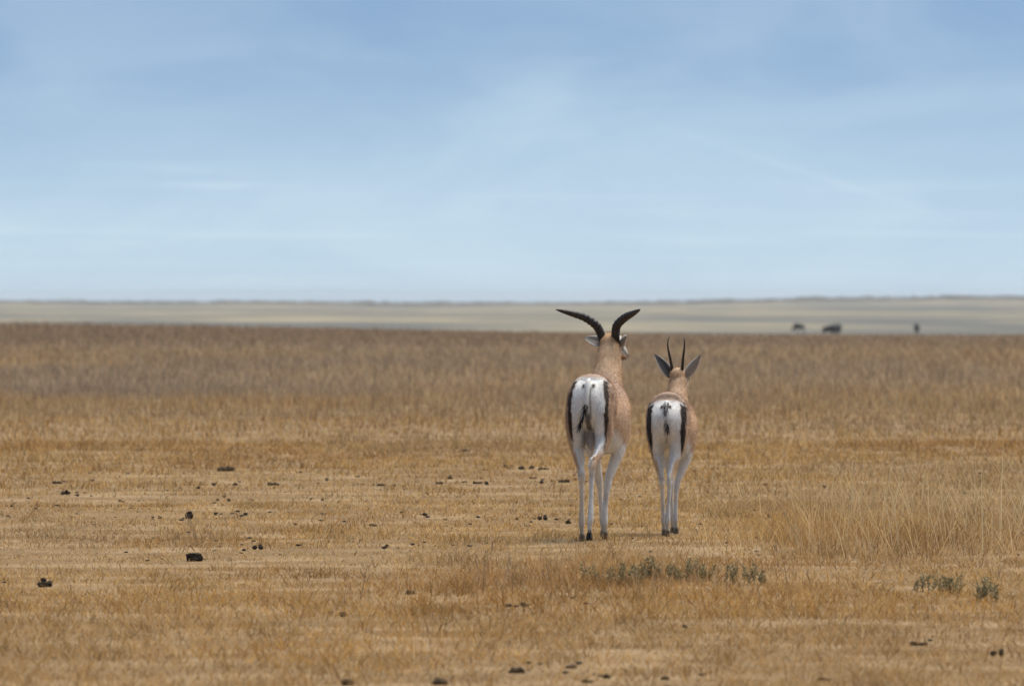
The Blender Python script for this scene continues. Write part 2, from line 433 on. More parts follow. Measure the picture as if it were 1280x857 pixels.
def grass_zone(d0, d1, dens, wmul, lean):
    x, d, fl = scatter(d0, d1, dens)
    h, keep, c = grass_map(x, d)
    k = rng.random(len(x)) < keep
    x, d, h, c, fl = x[k], d[k], h[k], c[k], fl[k]
    h = h * (.45 + .95 * rng.random(len(x)))
    w = wmul * fl * np.maximum(.0030, d / FPX * .8) * (.6 + .8 * rng.random(len(x)))
    A = blades(x, d, h, w, c, lean)
    if d1 > 90: return A
    # fallen blades: litter lying every which way on top
    m = rng.random(len(x)) < .42
    B = blades(x[m], d[m], h[m] * .30, w[m] * .9, c[m] * (.8 + .5 * rng.random(m.sum()))[:, None], 5.5, zoff=.002, bend=.1)
    return join_blades([A, B])

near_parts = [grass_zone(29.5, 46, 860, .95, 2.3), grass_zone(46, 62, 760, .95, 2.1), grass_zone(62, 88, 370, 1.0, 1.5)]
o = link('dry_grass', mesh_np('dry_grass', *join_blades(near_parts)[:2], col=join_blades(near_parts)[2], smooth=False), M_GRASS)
tag(o, 'short trampled straw coloured grass around the gazelles', 'grass', kind='stuff')
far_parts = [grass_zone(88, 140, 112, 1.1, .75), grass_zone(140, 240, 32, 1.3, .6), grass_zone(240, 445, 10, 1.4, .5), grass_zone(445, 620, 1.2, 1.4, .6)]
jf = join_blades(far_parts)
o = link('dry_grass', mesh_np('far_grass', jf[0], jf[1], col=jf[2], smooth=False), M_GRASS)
tag(o, 'taller brown grass covering the far field up to its edge', 'grass', kind='stuff')

# long pale stalks standing out of the tall stand
def stalks(n, px0, px1, py0, py1, hmin, hmax, col, lean=.45):
    pxs = px0 + (px1 - px0) * rng.random(n); pys = py0 + (py1 - py0) * rng.random(n)
    d = CAM_H * FPX / (pys - PYH); x = (pxs - PXC) * d / FPX
    h = hmin + (hmax - hmin) * rng.random(n) ** 2.2
    c = np.array(col) * (.7 + .6 * rng.random(n))[:, None]
    return blades(x, d, h, np.full(n, .0042) * (.7 + .6 * rng.random(n)), c, lean, bend=.15)
sp_ = [stalks(900, 985, 1400, 625, 697, .12, .40, (.58, .41, .215), .95), stalks(120, 1050, 1310, 640, 697, .28, .64, (.70, .53, .31), .5),
       stalks(420, 870, 1080, 600, 700, .07, .24, (.58, .41, .21), .9), stalks(260, 570, 900, 698, 742, .07, .18, (.50, .34, .19), .7),
       stalks(120, -40, 560, 700, 850, .06, .13, (.58, .42, .22), 1.0), stalks(130, 560, 1340, 700, 850, .06, .16, (.58, .42, .22), 1.0),
       stalks(240, -60, 1340, 470, 560, .12, .34, (.50, .35, .18), .5)]
js = join_blades(sp_)
o = link('tall_dry_grass', mesh_np('tall_dry_grass', js[0], js[1], col=js[2], smooth=False), M_GRASS)
tag(o, 'long pale grass stalks standing above the tall stand of grass', 'grass', kind='stuff')

# ------------------------------------------------------------------ animal building
def resample(P, n):
    P = np.asarray(P, float)
    Q = np.vstack([2 * P[0] - P[1], P, 2 * P[-1] - P[-2]])
    seg = len(P) - 1
    out = []
    for t in np.linspace(0, seg, n):
        i = min(int(t), seg - 1); u = t - i
        p0, p1, p2, p3 = Q[i], Q[i + 1], Q[i + 2], Q[i + 3]
        out.append(.5 * ((2 * p1) + (-p0 + p2) * u + (2 * p0 - 5 * p1 + 4 * p2 - p3) * u * u + (-p0 + 3 * p1 - 3 * p2 + p3) * u ** 3))
    out = np.array(out)
    out[:, 3:] = np.maximum(out[:, 3:], .0008)
    return out

def loft(P, n=24, k=18, power=1.0, xf=None):
    """closed tube through stations (x, y, z, lateral radius, other radius)"""
    Q = resample(P, n)
    c = Q[:, :3]; T = np.gradient(c, axis=0); T /= np.linalg.norm(T, axis=1)[:, None] + 1e-12
    s = np.array([1., 0, 0]); V = []
    for i in range(n):
        s = s - T[i] * s.dot(T[i]); s /= np.linalg.norm(s)
        u = np.cross(T[i], s)
        for j in range(k):
            a = 2 * math.pi * j / k; ca, sa = math.cos(a), math.sin(a)
            V.append(c[i] + s * Q[i, 3] * math.copysign(abs(ca) ** power, ca) + u * Q[i, 4] * math.copysign(abs(sa) ** power, sa))
    F = []
    for i in range(n - 1):
        for j in range(k):
            F.append((i * k + j, i * k + (j + 1) % k, (i + 1) * k + (j + 1) % k, (i + 1) * k + j))
    V.append(c[0] - T[0] * Q[0, 3] * .3); V.append(c[-1] + T[-1] * Q[-1, 3] * .3)
    a, b = len(V) - 2, len(V) - 1
    for j in range(k):
        F.append((a, (j + 1) % k, j)); F.append((b, (n - 1) * k + j, (n - 1) * k + (j + 1) % k))
    V = np.array(V)
    if xf is not None: V = V @ np.array(xf.to_3x3()).T + np.array(xf.translation)
    return V, F

def merge(lofts):
    V, F, o = [], [], 0
    for v, f in lofts:
        V.append(v); F += [tuple(i + o for i in q) for q in f]; o += len(v)
    return np.vstack(V), F

def poly_mesh(name, V, F, smooth=True):
    me = bpy.data.meshes.new(name)
    me.from_pydata([tuple(v) for v in V], [], F)
    bm = bmesh.new(); bm.from_mesh(me); bmesh.ops.recalc_face_normals(bm, faces=bm.faces); bm.to_mesh(me); bm.free()
    if smooth: me.polygons.foreach_set('use_smooth', np.ones(len(me.polygons), bool))
    return me

def fuse(name, lofts, voxel=.0058, it=3):
    """several overlapping closed tubes become one continuous skin"""
    me = poly_mesh(name + '_raw', *merge(lofts))
    ob = bpy.data.objects.new(name + '_raw', me); COL.objects.link(ob)
    m = ob.modifiers.new('r', 'REMESH'); m.mode = 'VOXEL'; m.voxel_size = voxel
    s = ob.modifiers.new('s', 'SMOOTH'); s.factor = .5; s.iterations = it
    dg = bpy.context.evaluated_depsgraph_get(); dg.update()
    out = bpy.data.meshes.new_from_object(ob.evaluated_get(dg))
    out.name = name
    bpy.data.objects.remove(ob); bpy.data.meshes.remove(me)
    out.polygons.foreach_set('use_smooth', np.ones(len(out.polygons), bool))
    return out

def coords(me):
    a = np.empty(len(me.vertices) * 3, np.float32); me.vertices.foreach_get('co', a); a = a.reshape(-1, 3).astype(float)
    b = np.empty(len(me.vertices) * 3, np.float32); me.vertices.foreach_get('normal', b)
    return a, b.reshape(-1, 3).astype(float)

TAN = np.array([.55, .375, .245]); PINK = np.array([.48, .335, .245]); OCHRE = np.array([.54, .345, .18]); WHITE = np.array([.78, .765, .74])
DARK = np.array([.035, .024, .019]); GREYW = np.array([.56, .54, .51]); BROWN = np.array([.20, .11, .065]); SKIN_SHADE = np.array([.12, .10, .10])
def blend(c, col, m):
    m = np.clip(m, 0, 1)[:, None]
    return c * (1 - m) + np.asarray(col) * m
def band(v, a, b, s):
    return sst(a - s, a + s, v) * (1 - sst(b - s, b + s, v))

def paint_gazelle(me, k, poll, headrot, male):
    """coat markings, in units of a 0.91 m tall buck (k scales a doe to that)"""
    P, N = coords(me)
    x, y, z = (P / k).T
    jit = (fbm(x * 70 + 9, z * 25 + y * 45, 90) - .5) + .6 * (fbm(x * 190 + 3, z * 60 + y * 120, 94, 2) - .5)
    ax = np.abs(x) + .013 * jit
    c = np.tile(TAN, (len(x), 1))
    c = blend(c, PINK, sst(.66, .86, z + .03 * jit) * (1 - sst(.75, .95, y)))
    c = blend(c, TAN * 1.22, band(z, .70, .77, .03) * band(y, .28, .80, .06) * .7)
    c = blend(c, TAN * .84, band(z, .60, .665, .02) * band(y, .28, .74, .05) * .8)
    c = blend(c, OCHRE, sst(.70, .95, y) * sst(.72, .84, z))
    # belly
    c = blend(c, WHITE, (1 - sst(.525, .57, z + .25 * (y - .6) + .03 * jit)) * band(y, .30, .80, .05))
    # front legs
    fr = sst(.50, .56, y) * (1 - sst(.43, .56, z + .45 * (np.abs(x) - .10) - .35 * (y - .74) + .05 * jit))
    c = blend(c, WHITE * .92, fr)
    c = blend(c, GREYW * .75, fr * sst(.3, .8, N[:, 1]) * .5)
    # hind legs: white behind and inside, tan outside down to the hock
    hind = 1 - sst(.34, .40, y)
    outside = sst(.15, .55, N[:, 0] * np.sign(x) + .35 * N[:, 1] + .25 * jit)
    low = (1 - sst(.60, .66, z)) * hind
    c = blend(c, WHITE * .95, low * (1 - outside))
    c = blend(c, WHITE * .90, hind * (1 - sst(.33, .42, z + .1 * jit)))
    # rump: white shield, dark stripe on each side
    back = sst(.30, .02, -y) if False else (1 - sst(.12, .17, y))
    edge = (.088 if male else .090) - .018 * sst(.78, .87, z)
    top = .890 - 1.7 * np.maximum(ax - .012, 0) ** 1.6 - (0 if male else .032)
    shield = (1 - sst(edge - .006, edge + .006, ax)) * (1 - sst(top - .008, top + .006, z + .008 * jit)) * sst(.46, .52, z) * back
    sw = (.019 if male else .031) * sst(.50, .66, z) + .004
    st = band(ax, edge + .001, edge + sw, .004) * band(z, .50, .872 - (0 if male else .03), .014) * (1 - sst(.18, .24, y)) * hind * (1 - sst(.55, .9, N[:, 1]))
    if male: st_col = np.array([.040, .025, .018])
    else: st_col = DARK * .8
    c = blend(c, BROWN, st * 0 + band(ax, edge + sw, edge + sw + .018, .009) * band(z, .56, .83, .03) * (1 - sst(.2, .26, y)) * hind * (.6 if male else .25))
    c = blend(c, st_col, st)
    c = blend(c, WHITE, shield)
    c = blend(c, WHITE, band(z, top + .001, top + .012, .004) * (1 - sst(.10, .12, ax)) * back * sst(.03, .06, ax) * .7)
    # bare skin beside tail root; painted shade along the tail and in the cleft
    zt = .842 if male else .815
    spot = np.exp(-(((ax - .027) / .008) ** 2 + ((z - zt) / .011) ** 2)) * back
    c = blend(c, DARK, np.clip(spot * 1.6, 0, 1))
    if male: c = blend(c, SKIN_SHADE * .45, np.exp(-((x - .014 + .03 * (z - .80)) / .004) ** 2) * band(z, .66, .835, .01) * back * .8)  # narrow shadow beside the tail, painted into the coat
    if male:
        cl = (1 - sst(.008, .020, ax)) * band(z, .60, .70, .02) * back
        c = blend(c, SKIN_SHADE * .6, cl * .85)
        c = blend(c, SKIN_SHADE * 1.6, (1 - sst(.03, .05, ax)) * band(z, .50, .60, .02) * band(y, .03, .30, .03) * .6)
    else:
        c = blend(c, GREYW * .8, (1 - sst(.004, .014, ax)) * band(z, .58, .74, .02) * back * .7)
    # dirty hocks and knees, dusty feet
    c = blend(c, np.array([.30, .25, .20]), np.exp(-((z - .365) / .012) ** 2) * hind * (1 - sst(-.2, .3, N[:, 1])) * .45)
    c = blend(c, np.array([.40, .34, .27]), (1 - sst(.30, .50, z)) * sst(-.1, .25, jit) * .5)
    c = blend(c, GREYW * .7, (1 - sst(.05, .14, z)) * .55)
    # neck and head
    H = (P - np.array(poll)) @ np.array(headrot) / k      # head coordinates: side, forward, up
    hx, hy, hz = H.T
    neck = sst(.78, .84, y) * sst(.80, .86, z)
    c = blend(c, TAN * 1.0, neck * .6)
    throat = neck * sst(.25, .65, N[:, 1] - .45 * N[:, 2])
    c = blend(c, WHITE * .95, throat)
    head = sst(-.06, -.02, hy) * sst(-.22, -.10, hz)
    c = blend(c, OCHRE * 1.05, head * (1 - sst(.02, .05, hy)))
    c = blend(c, BROWN * 1.0, head * np.exp(-(((np.abs(hx) - .046) / .014) ** 2 + ((hz + .03) / .03) ** 2)) * (.85 if male else .3))
    face = sst(.01, .03, hy) * sst(.6, .75, neck + head)
    c = blend(c, WHITE * .9, face * sst(.018, .03, np.abs(hx)))
    c = blend(c, BROWN, face * (1 - sst(.012, .022, np.abs(hx))) * .9)
    c = blend(c, DARK, face * np.exp(-((hz + .075 + (hy - .08) * .5) / .009) ** 2) * sst(.05, .07, hy) * .8)
    if not male: c = blend(c, TAN * 1.05, head * (1 - sst(.0, .05, hy)) * .6)
    c *= (1 + .22 * jit)[:, None]
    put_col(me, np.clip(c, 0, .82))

def ear_mesh(L, Wd, cup=.35):
    nt, nu = 14, 9
    out = []
    for side in (1, -1):
        for i in range(nt):
            t = i / (nt - 1)
            w = Wd * .5 * (.30 * (1 - t) + 1.0 * math.sin(math.pi * min(1, t ** .85 * .98 + .02)) ** .75 * (1 - .25 * t))
            for j in range(nu):
                u = j / (nu - 1) * 2 - 1
                out.append((w * u, cup * w * u * u - .25 * L * t * t * .4 + side * .0018 * (1 - .6 * abs(u)), L * t))
    F = []
    G = lambda s, i, j: s * nt * nu + i * nu + j
    for s in (0, 1):
        for i in range(nt - 1):
            for j in range(nu - 1):
                F.append((G(s, i, j), G(s, i, j + 1), G(s, i + 1, j + 1), G(s, i + 1, j)))
    for i in range(nt - 1):
        for j in (0, nu - 1): F.append((G(0, i, j), G(0, i + 1, j), G(1, i + 1, j), G(1, i, j)))
    for j in range(nu - 1):
        for i in (0, nt - 1): F.append((G(0, i, j), G(0, i, j + 1), G(1, i, j + 1), G(1, i, j)))
    V = np.array(out)
    me = poly_mesh('ear', V, F)
    n = nt * nu
    tt = np.tile(np.repeat(np.linspace(0, 1, nt), nu), 2); uu = np.tile(np.tile(np.linspace(-1, 1, nu), nt), 2)
    front = np.arange(2 * n) < n            # +Y side: the open side of the ear
    return me, tt, uu, front

def basis(zdir, ydir):
    z = Vector(zdir).normalized(); y = Vector(ydir); y = (y - z * y.dot(z)).normalized(); x = y.cross(z)
    return Matrix((x, y, z)).transposed()

def hoof_mesh(k=1.0):
    L = []
    for s in (-1, 1):
        L.append(loft([(s * .008, -.004, .052, .009, .012), (s * .011, .004, .036, .0115, .017), (s * .0125, .012, .016, .0125, .022), (s * .0125, .018, .003, .012, .024)], 8, 12))
    L.append(loft([(-.006, -.018, .062, .004, .004), (-.008, -.026, .050, .006, .006), (-.008, -.028, .040, .003, .003)], 5, 8))
    L.append(loft([(.006, -.018, .062, .004, .004), (.008, -.026, .050, .006, .006), (.008, -.028, .040, .003, .003)], 5, 8))
    V, F = merge(L)
    V = V * k * np.array([.72, .72, .8])
    V[:, 2] = np.maximum(V[:, 2], 0)
    return poly_mesh('hoof', V, F)

def horn_mesh(P, rings, amp):
    V, F = loft(P, 110, 14)
    Q = resample(P, 110)
    for i in range(110):
        t = i / 109
        m = 1 + amp * (abs(math.sin(t * math.pi * rings)) - .6) * (1 - sst(.62, .8, t))
        V[i * 14:(i + 1) * 14] = Q[i, :3] + (V[i * 14:(i + 1) * 14] - Q[i, :3]) * m
    return poly_mesh('horn', V, F)

def strands(roots, dirs, length, w, col, drop=.3, name='hair'):
    n = len(roots); V = np.empty((n, 5, 3), np.float32)
    dirs = dirs / np.linalg.norm(dirs, axis=1)[:, None]
    side = np.cross(dirs, rng.normal(size=(n, 3))); side /= np.linalg.norm(side, axis=1)[:, None]
    l = (length * (.6 + .6 * rng.random(n)))[:, None]
    m = roots + dirs * l * .55; t = roots + dirs * l; t[:, 2] -= drop * l[:, 0] * .4
    w = w * np.ones((n, 1))
    V[:, 0] = roots - side * w * .5; V[:, 1] = roots + side * w * .5; V[:, 2] = m - side * w * .4; V[:, 3] = m + side * w * .4; V[:, 4] = t
    b = (np.arange(n) * 5)[:, None]
    F = np.concatenate([b + np.array([[0, 1, 3]]), b + np.array([[0, 3, 2]]), b + np.array([[2, 3, 4]])], 0)
    C = np.repeat(col[:, None, :], 5, 1).reshape(-1, 3)
    return mesh_np(name, V.reshape(-1, 3), F, col=C, smooth=False)

def gazelle(name, label, origin, yaw, k, spec):
    g = bpy.data.objects.new(name, None); COL.objects.link(g)
    gx, gd = origin
    g.location = (gx, gd, float(height([gx], [gd + .4])[0]) - .002)
    g.rotation_euler = (0, 0, yaw)
    g.empty_display_size = .3
    tag(g, label, 'gazelle', 'pair of gazelles walking away')
    sc = lambda P: [tuple(v * k for v in p) for p in P]
    male = spec['male']
    poll = Vector(spec['poll']) * k
    hrot = Matrix.Rotation(-spec['head_yaw'], 3, 'Z') @ Matrix.Rotation(spec.get('head_pitch', 0), 3, 'X')
    hx = Matrix.Translation(poll) @ hrot.to_4x4()
    pass
    parts = [loft(sc(spec['torso']), 60, 32, .92), loft(sc(spec['neck']), 30, 24)]
    hd = [(p[0] * k, p[1] * k, p[2] * k, p[3] * k, p[4] * k) for p in spec['head']]
    parts.append(loft(hd, 26, 20, xf=hx))
    for L in spec['legs']: parts.append(loft(sc(L), 60, 16))
    for q in spec['hocks']:
        (hx_, hy_, hz_), (gx_, gy_, gz_) = q
        parts.append(loft(sc([(hx_, hy_ - .012, hz_ - .015, .008, .010), (hx_, hy_ - .026, hz_ + .014, .0085, .009), (hx_ * .9 + gx_ * .1, hy_ - .022, hz_ + .04, .006, .007), (hx_ * .5 + gx_ * .5, hy_ * .55 + gy_ * .45 - .02, hz_ * .5 + gz_ * .5, .008, .010), (gx_, gy_, gz_, .015, .02)]), 20, 10))
    for e in spec.get('extra', []): parts.append(loft(sc(e), 14, 14))
    me = fuse('body', parts)
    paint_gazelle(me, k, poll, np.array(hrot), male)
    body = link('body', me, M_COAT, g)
    # fuzz: short hair lying along the coat
    P, N = coords(me)
    cols = np.empty(len(me.vertices) * 4, np.float32); me.color_attributes['tint'].data.foreach_get('color', cols); cols = cols.reshape(-1, 4)[:, :3]
    sel = rng.choice(len(P), min(len(P), spec['hairs']), replace=True)
    flow = np.tile(np.array([0, -.75, -.65]), (len(sel), 1)); Ns = N[sel]
    flow -= Ns * (flow * Ns).sum(1)[:, None]; flow /= np.linalg.norm(flow, axis=1)[:, None] + 1e-6
    dirs = Ns * .42 + flow + rng.normal(size=(len(sel), 3)) * .16
    jitp = P[sel] + rng.normal(size=(len(sel), 3)) * .0018 - Ns * .0015
    lens = np.where(P[sel][:, 2] < .42 * k, .007, .017)
    hc = cols[sel] * (.80 + .4 * rng.random(len(sel)))[:, None]
    hm = strands(jitp, dirs, lens, .0017, np.clip(hc, 0, .85).astype(np.float32), 0, 'coat_hair')
    tag(link('coat_hair', hm, M_GRASS_HAIR, body), kind='stuff')
    # horns
    for s in (-1, 1):
        Hp = [(s * a * k, b * k, c * k, r * k, r * k) for a, b, c, r in spec['horn']]
        hm = horn_mesh(Hp, spec['rings'], spec['ring_amp'])
        o = link('horn', hm, M_HORN, g); o.location = poll; o.rotation_euler = hrot.to_euler()
    # ears
    for (loc, zd, yd, L, Wd, dk) in spec['ears']:
        em, tt, uu, fr = ear_mesh(L * k, Wd * k)
        c = np.where(fr[:, None], np.array(dk), np.array([.30, .25, .205]))
        c = blend(c, [.03, .028, .028], fr * np.exp(-((np.abs(uu) - .35) / .22) ** 2) * band(tt, .15, .85, .1) * .6)
        c = blend(c, WHITE, sst(.80, .95, np.abs(uu)) * .9)
        c = blend(c, [.04, .035, .03], sst(.88, .97, tt) * .8)
        put_col(em, c)
        o = link('ear', em, M_COAT, g)
        o.matrix_local = Matrix.Translation(poll + hrot @ (Vector(loc) * k)) @ basis(zd, yd).to_4x4()
    # eyes
    for s in (-1, 1):
        bm = bmesh.new(); bmesh.ops.create_uvsphere(bm, u_segments=14, v_segments=10, radius=.0145 * k)
        em = bpy.data.meshes.new('eye'); bm.to_mesh(em); bm.free(); em.polygons.foreach_set('use_smooth', np.ones(len(em.polygons), bool))
        o = link('eye', em, M_EYE, g); o.location = poll + hrot @ (Vector((s * spec['eye'][0], spec['eye'][1], spec['eye'][2])) * k)
    # hooves
    hm = hoof_mesh(k)
    for (px_, py_, pz_, pitch) in spec['hooves']:
        o = link('hoof', hm if not pitch else hm.copy(), M_HOOF, g)
        if pitch: o.data.materials.clear(); o.data.materials.append(M_SOLE)
        o.location = (px_ * k, py_ * k, pz_ * k); o.rotation_euler = (pitch, 0, 0)
    # tail
    T = sc(spec['tail'])
    tv, tf = loft(T, 26, 12)
    tm = poly_mesh('tail', tv, tf)
    tt = np.clip((T[0][2] - tv[:, 2]) / (T[0][2] - T[-1][2]), 0, 1)
    put_col(tm, blend(np.tile(WHITE, (len(tv), 1)), DARK, sst(spec['tail_dark'] - .1, spec['tail_dark'] + .1, tt)))
    tail = link('tail', tm, M_COAT, g)
    Q = resample(T, 60)
    n = spec['tuft'][0]
    ti = (spec['tuft'][1] + (1 - spec['tuft'][1]) * rng.random(n)) * 59
    ti = ti.astype(int)
    roots = Q[ti, :3] + rng.normal(size=(n, 3)) * Q[ti, 3:4] * .6
    tg = np.gradient(Q[:, :3], axis=0)[ti]; tg /= np.linalg.norm(tg, axis=1)[:, None]
    dirs = tg + rng.normal(size=(n, 3)) * .22
    wht = rng.random(n) < spec['tuft'][3]
    hc = np.where(wht[:, None], WHITE * .8, DARK * .7) * (.6 + .8 * rng.random(n))[:, None]
    tag(link('tuft', strands(roots, dirs, np.full(n, spec['tuft'][2] * k), .0028, hc.astype(np.float32), .3, 'tuft'), M_GRASS_HAIR, tail), kind='stuff')
    return g

M_GRASS_HAIR = mat_grass('hair', .12)

male_spec = dict(
    male=True, hairs=34000, hocks=[((-.043, .060, .358), (-.068, .085, .50)), ((.037, -.140, .418), (.068, -.02, .52))],
    torso=[(0, -.012, .80, .035, .045), (0, .020, .785, .080, .088), (0, .06, .765, .110, .125), (0, .12, .752, .128, .153), (0, .22, .740, .132, .166), (0, .34, .722, .122, .163),
           (0, .47, .695, .136, .180), (0, .62, .672, .147, .200), (0, .76, .675, .145, .203), (0, .88, .69, .122, .182), (0, .98, .70, .078, .125), (0, 1.03, .70, .03, .05)],
    neck=[(0, .76, .74, .095, .12), (0, .86, .82, .090, .12), (0, .94, .90, .076, .10), (0, 1.00, .98, .068, .080), (0, 1.035, 1.035, .059, .063), (0, 1.06, 1.065, .050, .05)],
    head=[(0, -.05, -.045, .030, .03), (0, -.025, -.03, .050, .05), (0, .02, -.025, .056, .056), (0, .07, -.045, .054, .056), (0, .13, -.085, .040, .044), (0, .19, -.125, .030, .033), (0, .235, -.152, .024, .026), (0, .25, -.16, .012, .014)],
    poll=(-.004, 1.045, 1.092), head_yaw=R(12), head_pitch=R(14),
    legs=[[(-.050, .13, .845, .030, .050), (-.062, .10, .79, .050, .085), (-.070, .10, .70, .058, .112), (-.074, .12, .59, .050, .092), (-.070, .13, .51, .038, .064), (-.060, .11, .445, .027, .042), (-.048, .080, .388, .0190, .032), (-.043, .070, .358, .0205, .031), (-.045, .098, .315, .0145, .019), (-.052, .160, .21, .0122, .014), (-.060, .222, .105, .0165, .019), (-.062, .245, .070, .0118, .0125), (-.063, .262, .042, .012, .013)],
          [(.050, .13, .845, .030, .050), (.062, .10, .79, .050, .085), (.070, .085, .70, .058, .112), (.076, .07, .60, .050, .090), (.072, .035, .535, .036, .056), (.060, -.030, .480, .024, .034), (.042, -.105, .438, .0180, .028), (.037, -.128, .418, .0205, .030), (.035, -.126, .370, .0148, .019), (.034, -.140, .26, .0118, .0135), (.032, -.165, .135, .0165, .019), (.028, -.168, .100, .0118, .0125), (.027, -.160, .066, .012, .013)],
          [(.092, .80, .74, .045, .085), (.100, .775, .62, .045, .078), (.090, .735, .52, .037, .056), (.064, .705, .425, .028, .036), (.036, .672, .335, .0225, .026), (.032, .668, .300, .0215, .024), (.026, .660, .262, .0165, .018), (.020, .655, .19, .0150, .016), (.016, .652, .098, .0175, .018), (.016, .665, .066, .012, .013), (.016, .677, .042, .012, .013)],
          [(-.092, .82, .74, .045, .085), (-.100, .845, .62, .045, .078), (-.085, .865, .52, .037, .056), (-.062, .895, .425, .028, .036), (-.048, .935, .335, .0205, .024), (-.046, .948, .300, .0185, .021), (-.044, .965, .26, .0135, .016), (-.042, .995, .19, .0125, .014), (-.04, 1.035, .098, .0145, .016), (-.04, 1.055, .066, .012, .013), (-.04, 1.068, .042, .012, .013)]],
    extra=[[(.004, .13, .60, .022, .03), (.006, .12, .555, .028, .032), (.008, .115, .515, .022, .024), (.009, .115, .495, .008, .01)]],
    horn=[(.036, .005, -.03, .0205), (.040, -.004, .01, .0220), (.046, -.012, .045, .0230), (.064, -.026, .086, .0232), (.117, -.042, .130, .0215), (.178, -.086, .164, .0160), (.220, -.124, .188, .0095), (.242, -.148, .202, .0025)],
    rings=19, ring_amp=.18,
    ears=[((-.046, .005, -.035), (-.93, -.10, .42), (-.1, -.75, .6), .105, .062, (.42, .38, .34)),
          ((.050, .012, -.030), (.55, -.72, .35), (.75, .35, -.1), .105, .062, (.20, .17, .15))],
    eye=(.052, .085, -.042),
    hooves=[(-.063, .268, .004, 0), (.027, -.185, .030, -.80), (.016, .685, .004, 0), (-.04, 1.075, .004, 0)],
    tail=[(0, .045, .876, .010, .008), (0, .004, .862, .013, .010), (-.002, -.030, .80, .011, .009), (-.006, -.036, .75, .008, .007), (-.014, -.040, .71, .007, .007), (-.026, -.042, .67, .005, .005), (-.040, -.044, .63, .003, .003)],
    tail_dark=.60, tuft=(300, .52, .045, .15))

fem_spec = dict(
    male=False, hairs=28000, hocks=[((-.033, .066, .344), (-.055, .10, .49)), ((.026, -.062, .344), (.050, .02, .49))],
    torso=[(0, -.012, .80, .035, .045), (0, .015, .775, .092, .095), (0, .06, .750, .122, .143), (0, .12, .738, .134, .170), (0, .22, .73, .136, .176), (0, .34, .712, .130, .172),
           (0, .47, .69, .140, .182), (0, .62, .672, .142, .192), (0, .76, .675, .136, .19), (0, .87, .685, .110, .165), (0, .95, .69, .068, .11), (0, .99, .69, .025, .045)],
    neck=[(0, .74, .74, .082, .11), (0, .83, .81, .074, .10), (0, .90, .87, .064, .082), (0, .95, .93, .058, .066), (0, .985, .975, .053, .054), (0, 1.0, 1.0, .045, .042)],
    head=[(0, -.05, -.045, .026, .03), (0, -.025, -.03, .046, .046), (0, .02, -.025, .053, .052), (0, .07, -.045, .051, .052), (0, .13, -.085, .038, .042), (0, .19, -.125, .028, .031), (0, .235, -.152, .023, .025), (0, .25, -.16, .012, .014)],
    poll=(-.006, .99, 1.030), head_yaw=R(6), head_pitch=0,
    legs=[[(-.065, .13, .77, .062, .10), (-.074, .125, .68, .060, .115), (-.070, .145, .575, .050, .090), (-.060, .145, .50, .037, .060), (-.048, .115, .43, .026, .038), (-.036, .082, .372, .0185, .030), (-.033, .076, .344, .0190, .028), (-.032, .100, .303, .0138, .018), (-.031, .145, .20, .0118, .0135), (-.030, .190, .102, .016, .018), (-.030, .208, .068, .0115, .012), (-.030, .222, .042, .012, .013)],
          [(.065, .12, .77, .062, .10), (.074, .10, .68, .060, .115), (.068, .09, .585, .050, .090), (.055, .065, .51, .037, .060), (.040, .015, .43, .026, .038), (.028, -.042, .372, .0185, .030), (.026, -.052, .344, .0200, .028), (.025, -.048, .303, .0145, .018), (.020, -.052, .20, .0125, .0135), (.014, -.060, .112, .018, .019), (.013, -.048, .072, .0115, .012), (.012, -.036, .042, .012, .013)],
          [(.084, .80, .74, .042, .08), (.090, .775, .62, .042, .072), (.078, .735, .52, .034, .052), (.050, .705, .425, .026, .034), (.020, .672, .335, .0195, .0225), (.016, .668, .300, .0175, .020), (.013, .660, .26, .013, .0155), (.011, .655, .19, .012, .0135), (.008, .652, .098, .014, .0155), (.009, .665, .066, .0115, .0125), (.010, .677, .042, .012, .013)],
          [(-.084, .80, .74, .042, .08), (-.090, .80, .62, .042, .072), (-.070, .80, .52, .034, .052), (-.045, .81, .425, .026, .034), (-.034, .83, .335, .0195, .0225), (-.033, .835, .300, .0175, .020), (-.033, .845, .26, .013, .0155), (-.032, .86, .19, .012, .0135), (-.03, .88, .098, .014, .0155), (-.03, .895, .066, .0115, .0125), (-.03, .908, .042, .012, .013)]],
    horn=[(.029, -.005, -.03, .0100), (.033, -.012, .02, .0098), (.042, -.030, .085, .0082), (.052, -.045, .145, .0062), (.054, -.045, .190, .0040), (.046, -.030, .222, .0015)],
    rings=14, ring_amp=.10,
    ears=[((-.044, .0, -.035), (-.52, -.05, .80), (.35, -.85, .25), .180, .066, (.10, .09, .085)),
          ((.044, .0, -.035), (.60, -.05, .74), (.25, .85, -.2), .180, .066, (.30, .28, .26))],
    eye=(.050, .085, -.042),
    hooves=[(-.03, .228, .004, 0), (.012, -.030, .004, 0), (.010, .685, .004, 0), (-.03, .915, .004, 0)],
    tail=[(0, .04, .850, .010, .008), (0, .002, .834, .012, .010), (.002, -.030, .79, .010, .009), (.004, -.036, .75, .008, .007), (.008, -.04, .71, .006, .006), (.012, -.042, .67, .003, .003)],
    tail_dark=.5, tuft=(400, .15, .050, .22))

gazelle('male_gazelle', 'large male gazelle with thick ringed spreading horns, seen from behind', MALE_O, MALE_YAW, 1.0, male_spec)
gazelle('female_gazelle', 'smaller female gazelle with thin upright horns and raised ears, seen from behind', FEM_O, FEM_YAW, .885, fem_spec)

